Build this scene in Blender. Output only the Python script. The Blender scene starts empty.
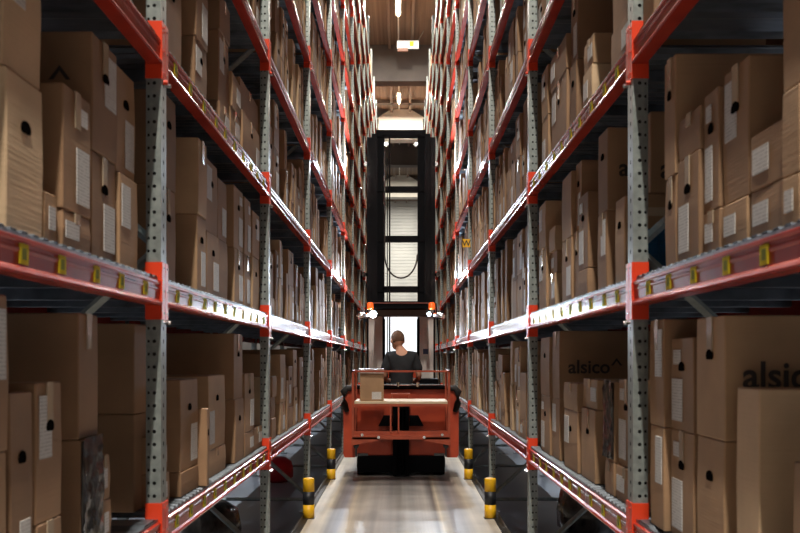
import bpy, bmesh, math, random
from mathutils import Vector, Matrix
R = random.Random(7)
SC = bpy.context.scene
COL = SC.collection
PI = math.pi
F = 904.0; VX = 401.0; VY = 358.0; CAMZ = 1.56; XF = .915

# ------------------------------------------------------------------ helpers
class MB:
    def __init__(s): s.v = []; s.f = []; s.m = []; s.t = []
    def face(s, pts, m=0, t=.5):
        b = len(s.v); s.v += [tuple(p) for p in pts]; s.f.append(tuple(range(b, b+len(pts)))); s.m.append(m); s.t.append(t)
    def hexa(s, p, m=0, t=.5):
        b = len(s.v); s.v += [tuple(q) for q in p]
        for f in ((0,3,2,1),(4,5,6,7),(0,1,5,4),(1,2,6,5),(2,3,7,6),(3,0,4,7)):
            s.f.append(tuple(b+i for i in f)); s.m.append(m); s.t.append(t)
    def box(s, x0, x1, y0, y1, z0, z1, m=0, t=.5):
        if x0 > x1: x0, x1 = x1, x0
        if y0 > y1: y0, y1 = y1, y0
        s.hexa([(x0,y0,z0),(x1,y0,z0),(x1,y1,z0),(x0,y1,z0),(x0,y0,z1),(x1,y0,z1),(x1,y1,z1),(x0,y1,z1)], m, t)
    def loft(s, rings, m=0, cap=True, t=.5):
        b = len(s.v); n = len(rings[0])
        for r in rings: s.v += [tuple(p) for p in r]
        for i in range(len(rings)-1):
            for j in range(n):
                k = (j+1) % n
                s.f.append((b+i*n+j, b+i*n+k, b+(i+1)*n+k, b+(i+1)*n+j)); s.m.append(m); s.t.append(t)
        if cap:
            s.f.append(tuple(b+j for j in reversed(range(n)))); s.m.append(m); s.t.append(t)
            e = b+(len(rings)-1)*n
            s.f.append(tuple(e+j for j in range(n))); s.m.append(m); s.t.append(t)
    def tube(s, pts, r, n=8, m=0, ry=None, cap=True):
        pts = [Vector(p) for p in pts]; rings = []; up = Vector((0,0,1))
        for i, p in enumerate(pts):
            d = (pts[min(i+1,len(pts)-1)]-pts[max(i-1,0)]).normalized()
            a = d.cross(up)
            if a.length < .05: a = d.cross(Vector((1,0,0)))
            a.normalize(); c = a.cross(d).normalized()
            rr = r[i] if isinstance(r, (list, tuple)) else r
            rings.append([p+a*math.cos(2*PI*j/n)*rr+c*math.sin(2*PI*j/n)*(ry or rr) for j in range(n)])
        s.loft(rings, m, cap)
    def lathe(s, prof, c=(0,0,0), n=20, m=0):
        rings = [[(c[0]+r*math.cos(2*PI*j/n), c[1]+r*math.sin(2*PI*j/n), c[2]+z) for j in range(n)] for r, z in prof]
        s.loft(rings, m)
    def prism(s, poly, axis, a, b, m=0):
        # poly in the two other axes (x,z) for axis y, (y,z) for axis x
        if axis == 'y': rings = [[(p[0], a, p[1]) for p in poly], [(p[0], b, p[1]) for p in poly]]
        else: rings = [[(a, p[0], p[1]) for p in poly], [(b, p[0], p[1]) for p in poly]]
        s.loft(rings, m)
    def mesh(s, name, mats, smooth=False):
        me = bpy.data.meshes.new(name); me.from_pydata(s.v, [], s.f)
        for mt in (mats if isinstance(mats, (list, tuple)) else [mats]): me.materials.append(mt)
        me.polygons.foreach_set('material_index', s.m)
        at = me.attributes.new('tone', 'FLOAT', 'FACE'); at.data.foreach_set('value', s.t)
        if smooth: me.polygons.foreach_set('use_smooth', [True]*len(s.f))
        me.update()
        bm = bmesh.new(); bm.from_mesh(me); bmesh.ops.recalc_face_normals(bm, faces=bm.faces); bm.to_mesh(me); bm.free()
        return me
    def build(s, name, mats, parent=None, smooth=False, loc=None):
        o = link(name, s.mesh(name, mats, smooth), parent)
        if loc: o.location = loc
        return o

def link(name, me, parent=None, loc=None):
    o = bpy.data.objects.new(name, me); COL.objects.link(o)
    if parent: o.parent = parent
    if loc is not None: o.location = loc
    return o
def tag(o, label, cat, group=None, kind=None):
    o['label'] = label; o['category'] = cat
    if group: o['group'] = group
    if kind: o['kind'] = kind
    return o
def thing(name, label, cat, loc=(0,0,0), group=None):
    return tag(link(name, None, None, loc), label, cat, group)
def struct(o): o['kind'] = 'structure'; return o
def bevel_me(me, w, seg=2):
    bm = bmesh.new(); bm.from_mesh(me)
    bmesh.ops.remove_doubles(bm, verts=bm.verts, dist=1e-5)
    bmesh.ops.bevel(bm, geom=list(bm.edges), offset=w, segments=seg, affect='EDGES', profile=.6, clamp_overlap=True)
    bm.to_mesh(me); bm.free(); return me

# ------------------------------------------------------------------ materials
def mat(name, col=(.5,.5,.5), rough=.5, metal=0, emit=None, es=0, spec=None):
    m = bpy.data.materials.new(name); m.use_nodes = True
    b = m.node_tree.nodes['Principled BSDF']
    b.inputs['Base Color'].default_value = (*col, 1); b.inputs['Roughness'].default_value = rough; b.inputs['Metallic'].default_value = metal
    if spec is not None: b.inputs['Specular IOR Level'].default_value = spec
    if emit: b.inputs['Emission Color'].default_value = (*emit, 1); b.inputs['Emission Strength'].default_value = es
    return m
def nd(m, t, **k):
    n = m.node_tree.nodes.new(t)
    for a, v in k.items():
        if a in n.inputs: n.inputs[a].default_value = v
        else: setattr(n, a, v)
    return n
def lk(m, a, b): m.node_tree.links.new(a, b)
def ramp(m, fac, stops):
    r = m.node_tree.nodes.new('ShaderNodeValToRGB'); e = r.color_ramp.elements
    while len(e) < len(stops): e.new(.5)
    for i, (p, c) in enumerate(stops): e[i].position = p; e[i].color = (*c, 1)
    lk(m, fac, r.inputs[0]); return r
def noisy(m, c0, c1, scale=(5,5,5), detail=4, bump=0, nscale=1, rough=None):
    b = m.node_tree.nodes['Principled BSDF']
    tc = nd(m, 'ShaderNodeTexCoord'); mp = nd(m, 'ShaderNodeMapping'); mp.inputs['Scale'].default_value = scale
    lk(m, tc.outputs['Object'], mp.inputs[0])
    n = nd(m, 'ShaderNodeTexNoise'); n.inputs['Scale'].default_value = nscale; n.inputs['Detail'].default_value = detail
    lk(m, mp.outputs[0], n.inputs['Vector'])
    r = ramp(m, n.outputs['Fac'], [(.3, c0), (.7, c1)])
    lk(m, r.outputs[0], b.inputs['Base Color'])
    if rough:
        q = nd(m, 'ShaderNodeMapRange'); q.inputs['To Min'].default_value = rough[0]; q.inputs['To Max'].default_value = rough[1]
        lk(m, n.outputs['Fac'], q.inputs[0]); lk(m, q.outputs[0], b.inputs['Roughness'])
    if bump:
        bp = nd(m, 'ShaderNodeBump'); bp.inputs['Strength'].default_value = bump; bp.inputs['Distance'].default_value = .01
        lk(m, n.outputs['Fac'], bp.inputs['Height']); lk(m, bp.outputs[0], b.inputs['Normal'])
    return m

def cardboard():
    m = mat('cardboard', (.4,.25,.13), .72); b = m.node_tree.nodes['Principled BSDF']
    a = nd(m, 'ShaderNodeAttribute', attribute_name='tone')
    r = ramp(m, a.outputs['Fac'], [(0, (.25,.145,.078)), (.45, (.35,.21,.115)), (.8, (.46,.295,.165)), (1, (.66,.48,.30))])
    tc = nd(m, 'ShaderNodeTexCoord'); n = nd(m, 'ShaderNodeTexNoise'); n.inputs['Scale'].default_value = 5; n.inputs['Detail'].default_value = 5
    lk(m, tc.outputs['Object'], n.inputs['Vector'])
    mx = nd(m, 'ShaderNodeMix', data_type='RGBA', blend_type='MULTIPLY'); mx.inputs[0].default_value = 1
    r2 = ramp(m, n.outputs['Fac'], [(.3, (.84,.83,.82)), (.7, (1.08,1.06,1.04))])
    lk(m, r.outputs[0], mx.inputs[6]); lk(m, r2.outputs[0], mx.inputs[7]); lk(m, mx.outputs[2], b.inputs['Base Color'])
    mp = nd(m, 'ShaderNodeMapping'); mp.inputs['Scale'].default_value = (2,2,40); lk(m, tc.outputs['Object'], mp.inputs[0])
    n2 = nd(m, 'ShaderNodeTexNoise'); n2.inputs['Scale'].default_value = 3; lk(m, mp.outputs[0], n2.inputs['Vector'])
    bp = nd(m, 'ShaderNodeBump'); bp.inputs['Strength'].default_value = .10; bp.inputs['Distance'].default_value = .01
    lk(m, n2.outputs['Fac'], bp.inputs['Height']); lk(m, bp.outputs[0], b.inputs['Normal'])
    return m
def labelmat():
    m = mat('paper_label', (.7,.7,.68), .6); b = m.node_tree.nodes['Principled BSDF']
    tc = nd(m, 'ShaderNodeTexCoord'); sx = nd(m, 'ShaderNodeSeparateXYZ'); lk(m, tc.outputs['Object'], sx.inputs[0])
    w = nd(m, 'ShaderNodeMath', operation='SINE'); k = nd(m, 'ShaderNodeMath', operation='MULTIPLY'); k.inputs[1].default_value = 620
    lk(m, sx.outputs['Z'], k.inputs[0]); lk(m, k.outputs[0], w.inputs[0])
    n = nd(m, 'ShaderNodeTexNoise'); n.inputs['Scale'].default_value = 55; lk(m, tc.outputs['Object'], n.inputs['Vector'])
    mu = nd(m, 'ShaderNodeMath', operation='MULTIPLY'); lk(m, w.outputs[0], mu.inputs[0]); lk(m, n.outputs['Fac'], mu.inputs[1])
    r = ramp(m, mu.outputs[0], [(.34, (.62,.61,.59)), (.50, (.36,.35,.34))]); lk(m, r.outputs[0], b.inputs['Base Color'])
    return m
M = {}
M['card'] = cardboard(); M['label'] = labelmat()
M['hole'] = mat('hole_shade', (.006,.005,.005), 1.0, spec=0)  # flat black plates give the shade inside the hand holes
M['tape'] = mat('packing_tape', (.48,.38,.27), .16); M['tape'].node_tree.nodes['Principled BSDF'].inputs['Coat Weight'].default_value = .6
M['ink'] = mat('black_ink', (.035,.028,.025), .7)
M['film'] = noisy(mat('black_stretch_film', (.02,.02,.02), .12, .35), (.02,.02,.02), (.11,.10,.09), (14,14,9), 5, 1.0, 1)
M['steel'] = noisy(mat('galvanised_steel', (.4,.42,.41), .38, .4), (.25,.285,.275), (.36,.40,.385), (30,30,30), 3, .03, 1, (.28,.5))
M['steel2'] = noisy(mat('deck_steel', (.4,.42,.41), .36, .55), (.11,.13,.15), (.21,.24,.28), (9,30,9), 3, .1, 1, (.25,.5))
M['red'] = noisy(mat('orange_red_powdercoat', (.55,.05,.02), .3), (.33,.028,.019), (.46,.042,.023), (7,7,7), 4, .03, 1, (.17,.28))
M['red'].node_tree.nodes['Principled BSDF'].inputs['Specular IOR Level'].default_value = .35
M['bracket'] = mat('red_bracket_paint', (.80,.060,.018), .34)
M['yellow'] = mat('yellow_sticker', (.62,.48,.015), .8, spec=.15)
M['sgreen'] = mat('sticker_print', (.16,.17,.03), .85, spec=.15)
M['black'] = mat('black_paint', (.0045,.005,.0065), .65, spec=.06)
M['rubber'] = mat('black_rubber', (.012,.012,.013), .7)
M['truck'] = noisy(mat('truck_orange', (.55,.08,.03), .38), (.38,.045,.018), (.52,.070,.024), (5,5,5), 5, .05, 1, (.3,.5))
M['bolly'] = mat('bollard_yellow', (.85,.47,.01), .42)
M['bollk'] = mat('bollard_black', (.012,.013,.016), .45)
M['ply'] = noisy(mat('plywood', (.6,.45,.28), .6), (.50,.37,.23), (.68,.53,.36), (2,20,20), 4, .1, 1)
M['chrome'] = mat('bright_metal', (.75,.77,.8), .15, 1)
M['grey'] = mat('cab_grey_panel', (.66,.62,.60), .5)
M['blue'] = mat('blue_plastic', (.012,.10,.22), .4)
M['skin'] = mat('skin', (.56,.30,.20), .55)
M['shirt'] = noisy(mat('black_shirt', (.015,.018,.022), .85), (.006,.008,.011), (.015,.018,.023), (9,9,9), 4, .6, 1)
M['hair'] = mat('short_brown_hair', (.115,.060,.034), .9)
M['jean'] = mat('dark_trousers', (.02,.022,.03), .85)
M['lampw'] = mat('lamp_tube', (.9,.9,.9), .4, 0, (1,.86,.66), 60)
M['frame'] = noisy(mat('rusty_orange_frame', (.35,.06,.03), .45), (.26,.045,.022), (.42,.075,.03), (8,8,8), 5, .05, 1)
M['flood'] = mat('flood_lens', (.9,.9,.9), .2, 0, (.80,.90,1), 260)
M['floodr'] = mat('flood_lens_small', (.9,.9,.9), .2, 0, (.80,.90,1), 25)
M['beacon'] = mat('orange_beacon', (.9,.16,.02), .3, 0, (1,.12,.02), .45)
M['signw'] = mat('sign_white', (.8,.8,.78), .5, 0, (1,.95,.86), .75)
M['signy'] = mat('sign_yellow_green', (.65,.7,.05), .5, 0, (.7,.8,.05), 1.0)
M['conc'] = noisy(mat('dark_concrete', (.2,.17,.15), .85), (.095,.078,.066), (.15,.125,.105), (1,1,1), 5, .2, 1)
M['white'] = noisy(mat('white_plaster', (.75,.74,.68), .8), (.72,.69,.60), (.84,.81,.72), (1,1,1), 3, 0, 1)
M['wall'] = noisy(mat('hall_wall', (.16,.15,.14), .85), (.13,.12,.12), (.2,.19,.18), (.6,.6,.6), 4, 0, 1)
M['redplastic'] = mat('red_plastic', (.5,.01,.02), .35)

# ------------------------------------------------------------------ setting
def floor_mat():
    m = mat('aisle_concrete', (.4,.35,.3), .35); b = m.node_tree.nodes['Principled BSDF']
    tc = nd(m, 'ShaderNodeTexCoord'); sx = nd(m, 'ShaderNodeSeparateXYZ'); lk(m, tc.outputs['Object'], sx.inputs[0])
    # streaks worn along the aisle, with bluish floor reflections painted into the ramp
    mp = nd(m, 'ShaderNodeMapping'); mp.inputs['Scale'].default_value = (7,.10,1); lk(m, tc.outputs['Object'], mp.inputs[0])
    n = nd(m, 'ShaderNodeTexNoise'); n.inputs['Scale'].default_value = 1.3; n.inputs['Detail'].default_value = 5; lk(m, mp.outputs[0], n.inputs['Vector'])
    mr = nd(m, 'ShaderNodeMapRange'); mr.inputs['From Min'].default_value = -.92; mr.inputs['From Max'].default_value = .92; lk(m, sx.outputs['X'], mr.inputs[0])
    wear_sheen = ramp(m, mr.outputs[0], [(0, (.46,.43,.37)), (.10, (.47,.43,.36)), (.13, (.22,.21,.21)), (.18, (.32,.33,.37)), (.22, (.46,.42,.35)), (.32, (.36,.35,.34)), (.42, (.34,.33,.33)), (.49, (.22,.215,.21)), (.53, (.33,.33,.33)), (.66, (.36,.355,.35)), (.69, (.15,.145,.145)), (.715, (.50,.46,.38)), (.77, (.30,.31,.34)), (.83, (.27,.255,.25)), (.87, (.46,.42,.36)), (1, (.45,.42,.37))])
    r = ramp(m, n.outputs['Fac'], [(.3, (.80,.80,.83)), (.68, (1.36,1.33,1.28))])
    mx = nd(m, 'ShaderNodeMix', data_type='RGBA', blend_type='MULTIPLY'); mx.inputs[0].default_value = 1
    lk(m, wear_sheen.outputs[0], mx.inputs[6]); lk(m, r.outputs[0], mx.inputs[7])
    n3 = nd(m, 'ShaderNodeTexNoise'); n3.inputs['Scale'].default_value = 2.2; n3.inputs['Detail'].default_value = 6; lk(m, tc.outputs['Object'], n3.inputs['Vector'])
    r3 = ramp(m, n3.outputs['Fac'], [(.32, (.8,.79,.78)), (.62, (1.05,1.04,1.02))])
    m2 = nd(m, 'ShaderNodeMix', data_type='RGBA', blend_type='MULTIPLY'); m2.inputs[0].default_value = 1
    lk(m, mx.outputs[2], m2.inputs[6]); lk(m, r3.outputs[0], m2.inputs[7]); lk(m, m2.outputs[2], b.inputs['Base Color'])
    q = nd(m, 'ShaderNodeMapRange'); q.inputs['To Min'].default_value = .5; q.inputs['To Max'].default_value = .24; lk(m, n.outputs['Fac'], q.inputs[0]); lk(m, q.outputs[0], b.inputs['Roughness'])
    return m
def ceil_mat():
    m = mat('ceiling_boards', (.2,.13,.08), .7); b = m.node_tree.nodes['Principled BSDF']
    tc = nd(m, 'ShaderNodeTexCoord'); mp = nd(m, 'ShaderNodeMapping'); mp.inputs['Scale'].default_value = (9,.05,1); lk(m, tc.outputs['Object'], mp.inputs[0])
    n = nd(m, 'ShaderNodeTexNoise'); n.inputs['Scale'].default_value = 1; n.inputs['Detail'].default_value = 4; lk(m, mp.outputs[0], n.inputs['Vector'])
    r = ramp(m, n.outputs['Fac'], [(.3, (.13,.085,.055)), (.7, (.27,.19,.13))]); lk(m, r.outputs[0], b.inputs['Base Color'])
    return m
def shutter_mat():
    m = mat('roller_shutter', (.7,.72,.7), .5)
    return noisy(m, (.66,.68,.66), (.78,.79,.76), (.8,.8,.8), 2, 0, 1)
HX = 8.0; Y0 = -14.0; Y1 = 66.0; HZ = 13.0
g = MB(); g.box(-HX, HX, Y0, Y1, -.2, -.012)
struct(g.build('floor', noisy(mat('hall_floor', (.12,.12,.13), .3), (.10,.095,.10), (.26,.28,.32), (1.0,.5,1), 3, 0, 1, (.2,.45))))
g = MB(); g.box(-.90, .90, Y0+.1, Y1-.1, -.012, 0)
struct(g.build('floor_aisle', floor_mat()))
for s, nm in ((-1,'left'),(1,'right')):
    g = MB(); g.box(s*.905, s*.955, Y0+.1, 42, -.012, .006); g.box(s*.945, s*.955, Y0+.1, 42, .006, .05)
    struct(g.build('trim_'+nm, mat('guide_rail_'+nm, (.05,.045,.045), .35, .6)))
    g = MB(); g.box(s*HX, s*(HX+.2), Y0, Y1, -.2, HZ); struct(g.build('wall_'+nm, M['wall']))
g = MB(); g.box(-HX-.2, HX+.2, Y0, Y1+.2, HZ, HZ+.2); struct(g.build('ceiling', ceil_mat()))
g = MB(); g.box(-HX, HX, Y0-.2, Y0, -.2, HZ); struct(g.build('wall_back', M['wall']))
# end wall with a ribbed roller door and an added glowing panel in place of lit cab plexiglass
g = MB(); g.box(-HX, -2.2, Y1, Y1+.2, -.2, HZ); g.box(2.2, HX, Y1, Y1+.2, -.2, HZ); g.box(-2.2, 2.2, Y1+.12, Y1+.2, -.2, HZ); struct(g.build('wall_far', M['wall']))
g = MB(); zz = 4.9
while zz < HZ-.25:
    g.prism([(Y1, zz), (Y1-.045, zz+.03), (Y1-.045, zz+.19), (Y1, zz+.22)], 'x', -2.2, 2.2); zz += .235
g.box(-2.2, 2.2, Y1, Y1+.1, 4.7, HZ)
struct(g.build('door_1', shutter_mat()))
g = MB(); g.box(-2.2, 2.2, Y1-.02, Y1+.1, -.01, 4.7)
wm = mat('panel_glow', (.8,.85,.9), .3, 0, (.84,.93,1), .9); b_ = wm.node_tree.nodes['Principled BSDF']
tc_ = nd(wm, 'ShaderNodeTexCoord'); br = nd(wm, 'ShaderNodeTexBrick'); lk(wm, tc_.outputs['Generated'], br.inputs['Vector'])
mp_ = nd(wm, 'ShaderNodeMapping'); mp_.inputs['Rotation'].default_value = (PI/2,0,0); mp_.inputs['Scale'].default_value = (1,1,1)
lk(wm, tc_.outputs['Object'], mp_.inputs[0]); lk(wm, mp_.outputs[0], br.inputs['Vector'])
br.inputs['Scale'].default_value = 3; br.inputs['Color1'].default_value = (.80,.90,1,1); br.inputs['Color2'].default_value = (1,1,1,1); br.inputs['Mortar'].default_value = (.35,.45,.55,1)
lk(wm, br.outputs['Color'], b_.inputs['Emission Color'])
struct(g.build('glow_panel_1', wm))
# concrete beams, white haunched downstands, ceiling joists
for i, (y, z0, z1) in enumerate(((33.0, 11.72, HZ), (48.2, 11.9, HZ))):
    g = MB(); g.box(-HX, HX, y, y+.5, z0, z1); g.box(-HX, HX, y-.06, y+.56, z0-.07, z0)
    struct(g.build('trim_%d' % (i+1), M['conc']))
for i, (y, k) in enumerate(((41.5, 1.0), (56.5, .95))):
    z0 = 11.62; g = MB()
    g.prism([(-2.6, z0), (2.6, z0), (2.6, z0+.80), (1.15, z0+.93), (.45, z0+1.36), (-.45, z0+1.36), (-1.15, z0+.93), (-2.6, z0+.80)], 'y', y, y+.8)
    struct(g.build('trim_%d' % (i+3), M['white']))
g = MB(); g.box(-HX, HX, 40.0, 40.3, 12.84, HZ); g.box(-HX, HX, 57.4, 57.7, 12.6, HZ); struct(g.build('trim_5', M['conc']))
g = MB()
for x in (-.42, .40, -1.9, 1.9): g.box(x-.05, x+.05, Y0+.3, Y1-.3, HZ-.16, HZ)
struct(g.build('trim_6', mat('joist_wood', (.20,.14,.10), .6)))

# ceiling lamps -------------------------------------------------------------
LP = [-11, -1.6, 8.6, 18.6, 28.7, 38.8, 52.0, 60.5]
lamp_src = None
def light(name, kind, loc, power, col, **k):
    l = bpy.data.lights.new(name, kind); l.energy = power; l.color = col
    for a, v in k.items(): setattr(l, a, v)
    o = bpy.data.objects.new(name, l); COL.objects.link(o); o.location = loc; return o
hm = MB(); hm.prism([(-.09, .03), (.09, .03), (.045, .10), (-.045, .10)], 'y', -.75, .75)
housing = hm.mesh('lamp_housing', M['white'])
tm = MB(); tm.tube([(0,-.72,.012),(0,.72,.012)], .022, 10); tubeme = tm.mesh('lamp_tube', M['lampw'], True)
def ceiling_lamp(x, y, label, power, col, grp):
    t = thing('ceiling_lamp', label, 'ceiling lamp', (x, y, HZ-.32), grp)
    link('lamp_housing', housing, t); link('lamp_tube', tubeme, t)
    r = MB(); r.tube([(0,-.5,.1),(0,-.5,.31)], .008, 6); r.tube([(0,.5,.1),(0,.5,.31)], .008, 6); r.build('hanger', M['steel'], t)
    a = light('lamp_glow', 'AREA', (x, y, HZ-.35), power, col, shape='RECTANGLE', size=.2, size_y=1.5)
    a.parent = t; a.location = (0,0,-.03)
names = {28.7: 'tube lamp hanging over the aisle in front of the dark concrete beam', 38.8: 'bright tube lamp hanging above the white haunched ceiling piece'}
for y in LP:
    far = {52.0: 'small far tube lamp seen through the upper opening of the truck mast', 60.5: 'farthest tube lamp over the aisle near the roller shutter'}
    lab = names.get(y) or far.get(y) or ('ceiling tube lamp over the aisle, %s the camera' % ('behind' if y < 0 else 'high above'))
    ceiling_lamp(-.09, y, lab, {-11:800, -1.6:1700, 8.6:620, 18.6:600, 28.7:800, 38.8:1500, 52.0:1100, 60.5:900}[y], (1,.92,.81), 'tube lamps over the aisle')
for x in (-5.4, 5.4):
    for y in (4, 16, 30):
        ceiling_lamp(x, y, 'tube lamp over the neighbouring aisle behind the %s rack' % ('left' if x < 0 else 'right'), 1000, (.80,.90,1), 'tube lamps over the side aisles')
g = MB(); g.box(-.115, -.065, 20, 64, HZ-.055, HZ-.012)
struct(g.build('trim_7', M['white']))
# hanging sign
t = thing('hanging_sign', 'small white illuminated sign box with yellow-green square hanging below the ceiling beam', 'sign', (.24, 31.6, 12.28))
g = MB(); g.box(-.38, .38, -.05, .05, .10, .36); g.build('sign_box', M['signw'], t)
g = MB(); g.box(.06, .20, -.056, -.05, .16, .33); g.build('pictogram_panel', M['signy'], t)
g = MB(); g.box(-.36, 0, -.05, .05, 0, .095); g.build('lower_plate', mat('pinkish_plate', (.45,.26,.2), .6), t)
g = MB(); g.tube([(.36,0,.36),(.55,0,.72)], .012, 6); g.tube([(-.30,0,.36),(-.30,0,.72)], .01, 6); g.build('suspension_rod', M['steel'], t)

# ------------------------------------------------------------------ racks
L = 2.84; NB = 13; NL = 11; PH = 11.5
ZL = [.926 + .933*k for k in range(NL)]       # beam tops
DECK = .018; DEPTH = 1.06
PY = {-1: 3.50, 1: 3.50}; XS = {-1: .929, 1: .898}                     # first upright in view
def posty(s, k): return PY[s] + L*(k-1)
def perf(mb, o, u, w, c, r, H, pitch=.05, off=0, slot=1.0):
    """perforated sheet: origin o, direction u, width w, hole centre c"""
    o = Vector(o); u = Vector(u); n = int(H/pitch)
    for i in range(n):
        z0 = i*pitch; z1 = z0+pitch; zc = (z0+z1)/2 + off*pitch
        P = lambda a, z: o+u*a+Vector((0,0,z))
        b = len(mb.v)
        mb.v += [tuple(P(0,z0)), tuple(P(w,z0)), tuple(P(w,z1)), tuple(P(0,z1))]
        for j in range(8):
            a = PI/8+j*PI/4 - PI*0.75 - PI/4 + PI/4
            mb.v.append(tuple(P(c+r*math.cos(a), zc+slot*r*math.sin(a))))
        # octagon starts near corner 0 going counter-clockwise
        q = [b+4+j for j in range(8)]
        fs = [(b, b+1, q[1], q[0]), (b+1, q[2], q[1]), (b+1, b+2, q[3], q[2]), (b+2, q[4], q[3]), (b+2, b+3, q[5], q[4]), (b+3, q[6], q[5]), (b+3, b, q[7], q[6]), (b, q[0], q[7])]
        for f in fs: mb.f.append(f); mb.m.append(0); mb.t.append(.5)
def post_mesh(s, holes):
    g = MB(); W = .058; D = .078
    if holes:
        perf(g, (0,0,0), (s,0,0), .042, .026, .0075, PH)
        perf(g, (s*.042,.007,0), (s,0,0), .018, .009, .006, PH-.1, off=0)
        perf(g, (0,0,0), (0,1,0), D, .036, .008, PH, slot=1.25)
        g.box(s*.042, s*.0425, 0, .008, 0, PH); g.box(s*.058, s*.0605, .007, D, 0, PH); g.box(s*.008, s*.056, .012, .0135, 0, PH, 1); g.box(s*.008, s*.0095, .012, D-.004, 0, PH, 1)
    else:
        g.box(0, s*W, 0, .003, 0, PH); g.box(0, s*.003, 0, D, 0, PH)
    g.box(s*.001, s*W, D-.003, D, 0, PH); g.box(s*.03, s*.033, .03, D-.004, 0, PH)
    g.box(-s*.02, s*.10, -.03, D+.03, -.008, .003)
    return g.mesh('upright', [M['steel'], mat('inner_shade_steel', (.02,.02,.02), .9)])  # inner plates coloured near-black for the shade inside the hollow upright
BL = L-.08-.012
def beam_geo(g, s, y, z, m=0, stick=False):
    x = lambda a: s*(XS[s]+a)
    # closed profile: narrow top ledge, face, rolled lip at the bottom
    g.prism([(x(.006), z), (x(.05), z), (x(.05), z-.095), (x(-.004), z-.095), (x(-.007), z-.088), (x(-.004), z-.080), (x(.004), z-.073), (x(.004), z-.040), (x(.001), z-.036), (x(.001), z-.030), (x(.004), z-.026), (x(.004), z-.016), (x(-.001), z-.012), (x(-.001), z-.004)][::1], 'y', y, y+BL, m)
    if stick:
        for i in range(10):
            yy = y+.15+i*.26; g.box(x(.0015), x(.0035), yy, yy+.05, z-.062, z-.020, 1)
def bracket_geo(g, s, y, z, d, m=0, m2=1):
    # d=+1 far end of the beam (plate lies against the upright's near side)
    x = lambda a: s*(XS[s]+a); ya, yb = (y, y+.005) if d > 0 else (y-.005, y)
    g.box(x(-.006), x(.060), ya, yb, z-.150, z+.072, m)
    wa, wb = (y+.005, y+.043) if d > 0 else (y-.043, y-.005)
    g.box(x(-.006), x(-.0015), wa, wb, z-.150, z+.072, m)
    yc = (wa+wb)/2
    g.tube([(x(-.006), yc, z-.16), (x(-.022), yc, z-.162)], .009, 6, m2)
    for dz in (.05,-.04,-.125): g.tube([(x(-.0055), yc, z+dz), (x(-.009), yc, z+dz)], .005, 6, m2)
def deck_geo(g, s, y, z, fine=True, m=0):
    x0, x1 = s*(XS[s]+.012), s*(XS[s]+DEPTH-.02)
    n = 41 if fine else 10; p = BL/n; h = DECK
    rows = []
    for i in range(n):
        a = y+i*p
        rows += [(a, z+.004), (a+p*.22, z+.004), (a+p*.38, z+h), (a+p*.84, z+h)]
    rows.append((y+BL, z+.004))
    b = len(g.v)
    for (yy, zz) in rows:
        g.v += [(x0,yy,zz),(x1,yy,zz),(x0,yy,zz-.0035),(x1,yy,zz-.0035)]
    for i in range(len(rows)-1):
        a = b+i*4; c = a+4
        for f in ((a,a+1,c+1,c),(a+2,c+2,c+3,a+3),(a,c,c+2,a+2),(a+1,a+3,c+3,c+1)): g.f.append(f); g.m.append(m); g.t.append(.5)
    g.box(s*(XS[s]+.0105), s*(XS[s]+.013), y, y+BL, z-.001, z+.011, m)
    if fine:
        for k in range(5):
            yy = y+.3+k*(BL-.6)/4; g.box(s*(XS[s]+.052), s*(XS[s]+DEPTH-.055), yy-.02, yy+.02, z-.05, z-.003, m)
def px(X, y, z): return VX+F*X/y, VY-F*(z-CAMZ)/y
def seen(s, X, y0, y1, z0, z1):
    """area in the frame (px^2) of the aisle-facing face"""
    y0 = max(y0, .4)
    if y1 <= y0: return 0
    ua, ub = min(F*X/y0, 400), min(F*X/y1, 400)
    if ua <= ub: return 0
    ta, tb = VY-F*(z1-CAMZ)/y0, VY-F*(z0-CAMZ)/y0
    tc, td = VY-F*(z1-CAMZ)/y1, VY-F*(z0-CAMZ)/y1
    top = max(0, (ta+tc)/2); bot = min(533, (tb+td)/2)
    return max(0, bot-top)*(ua-ub)
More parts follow.
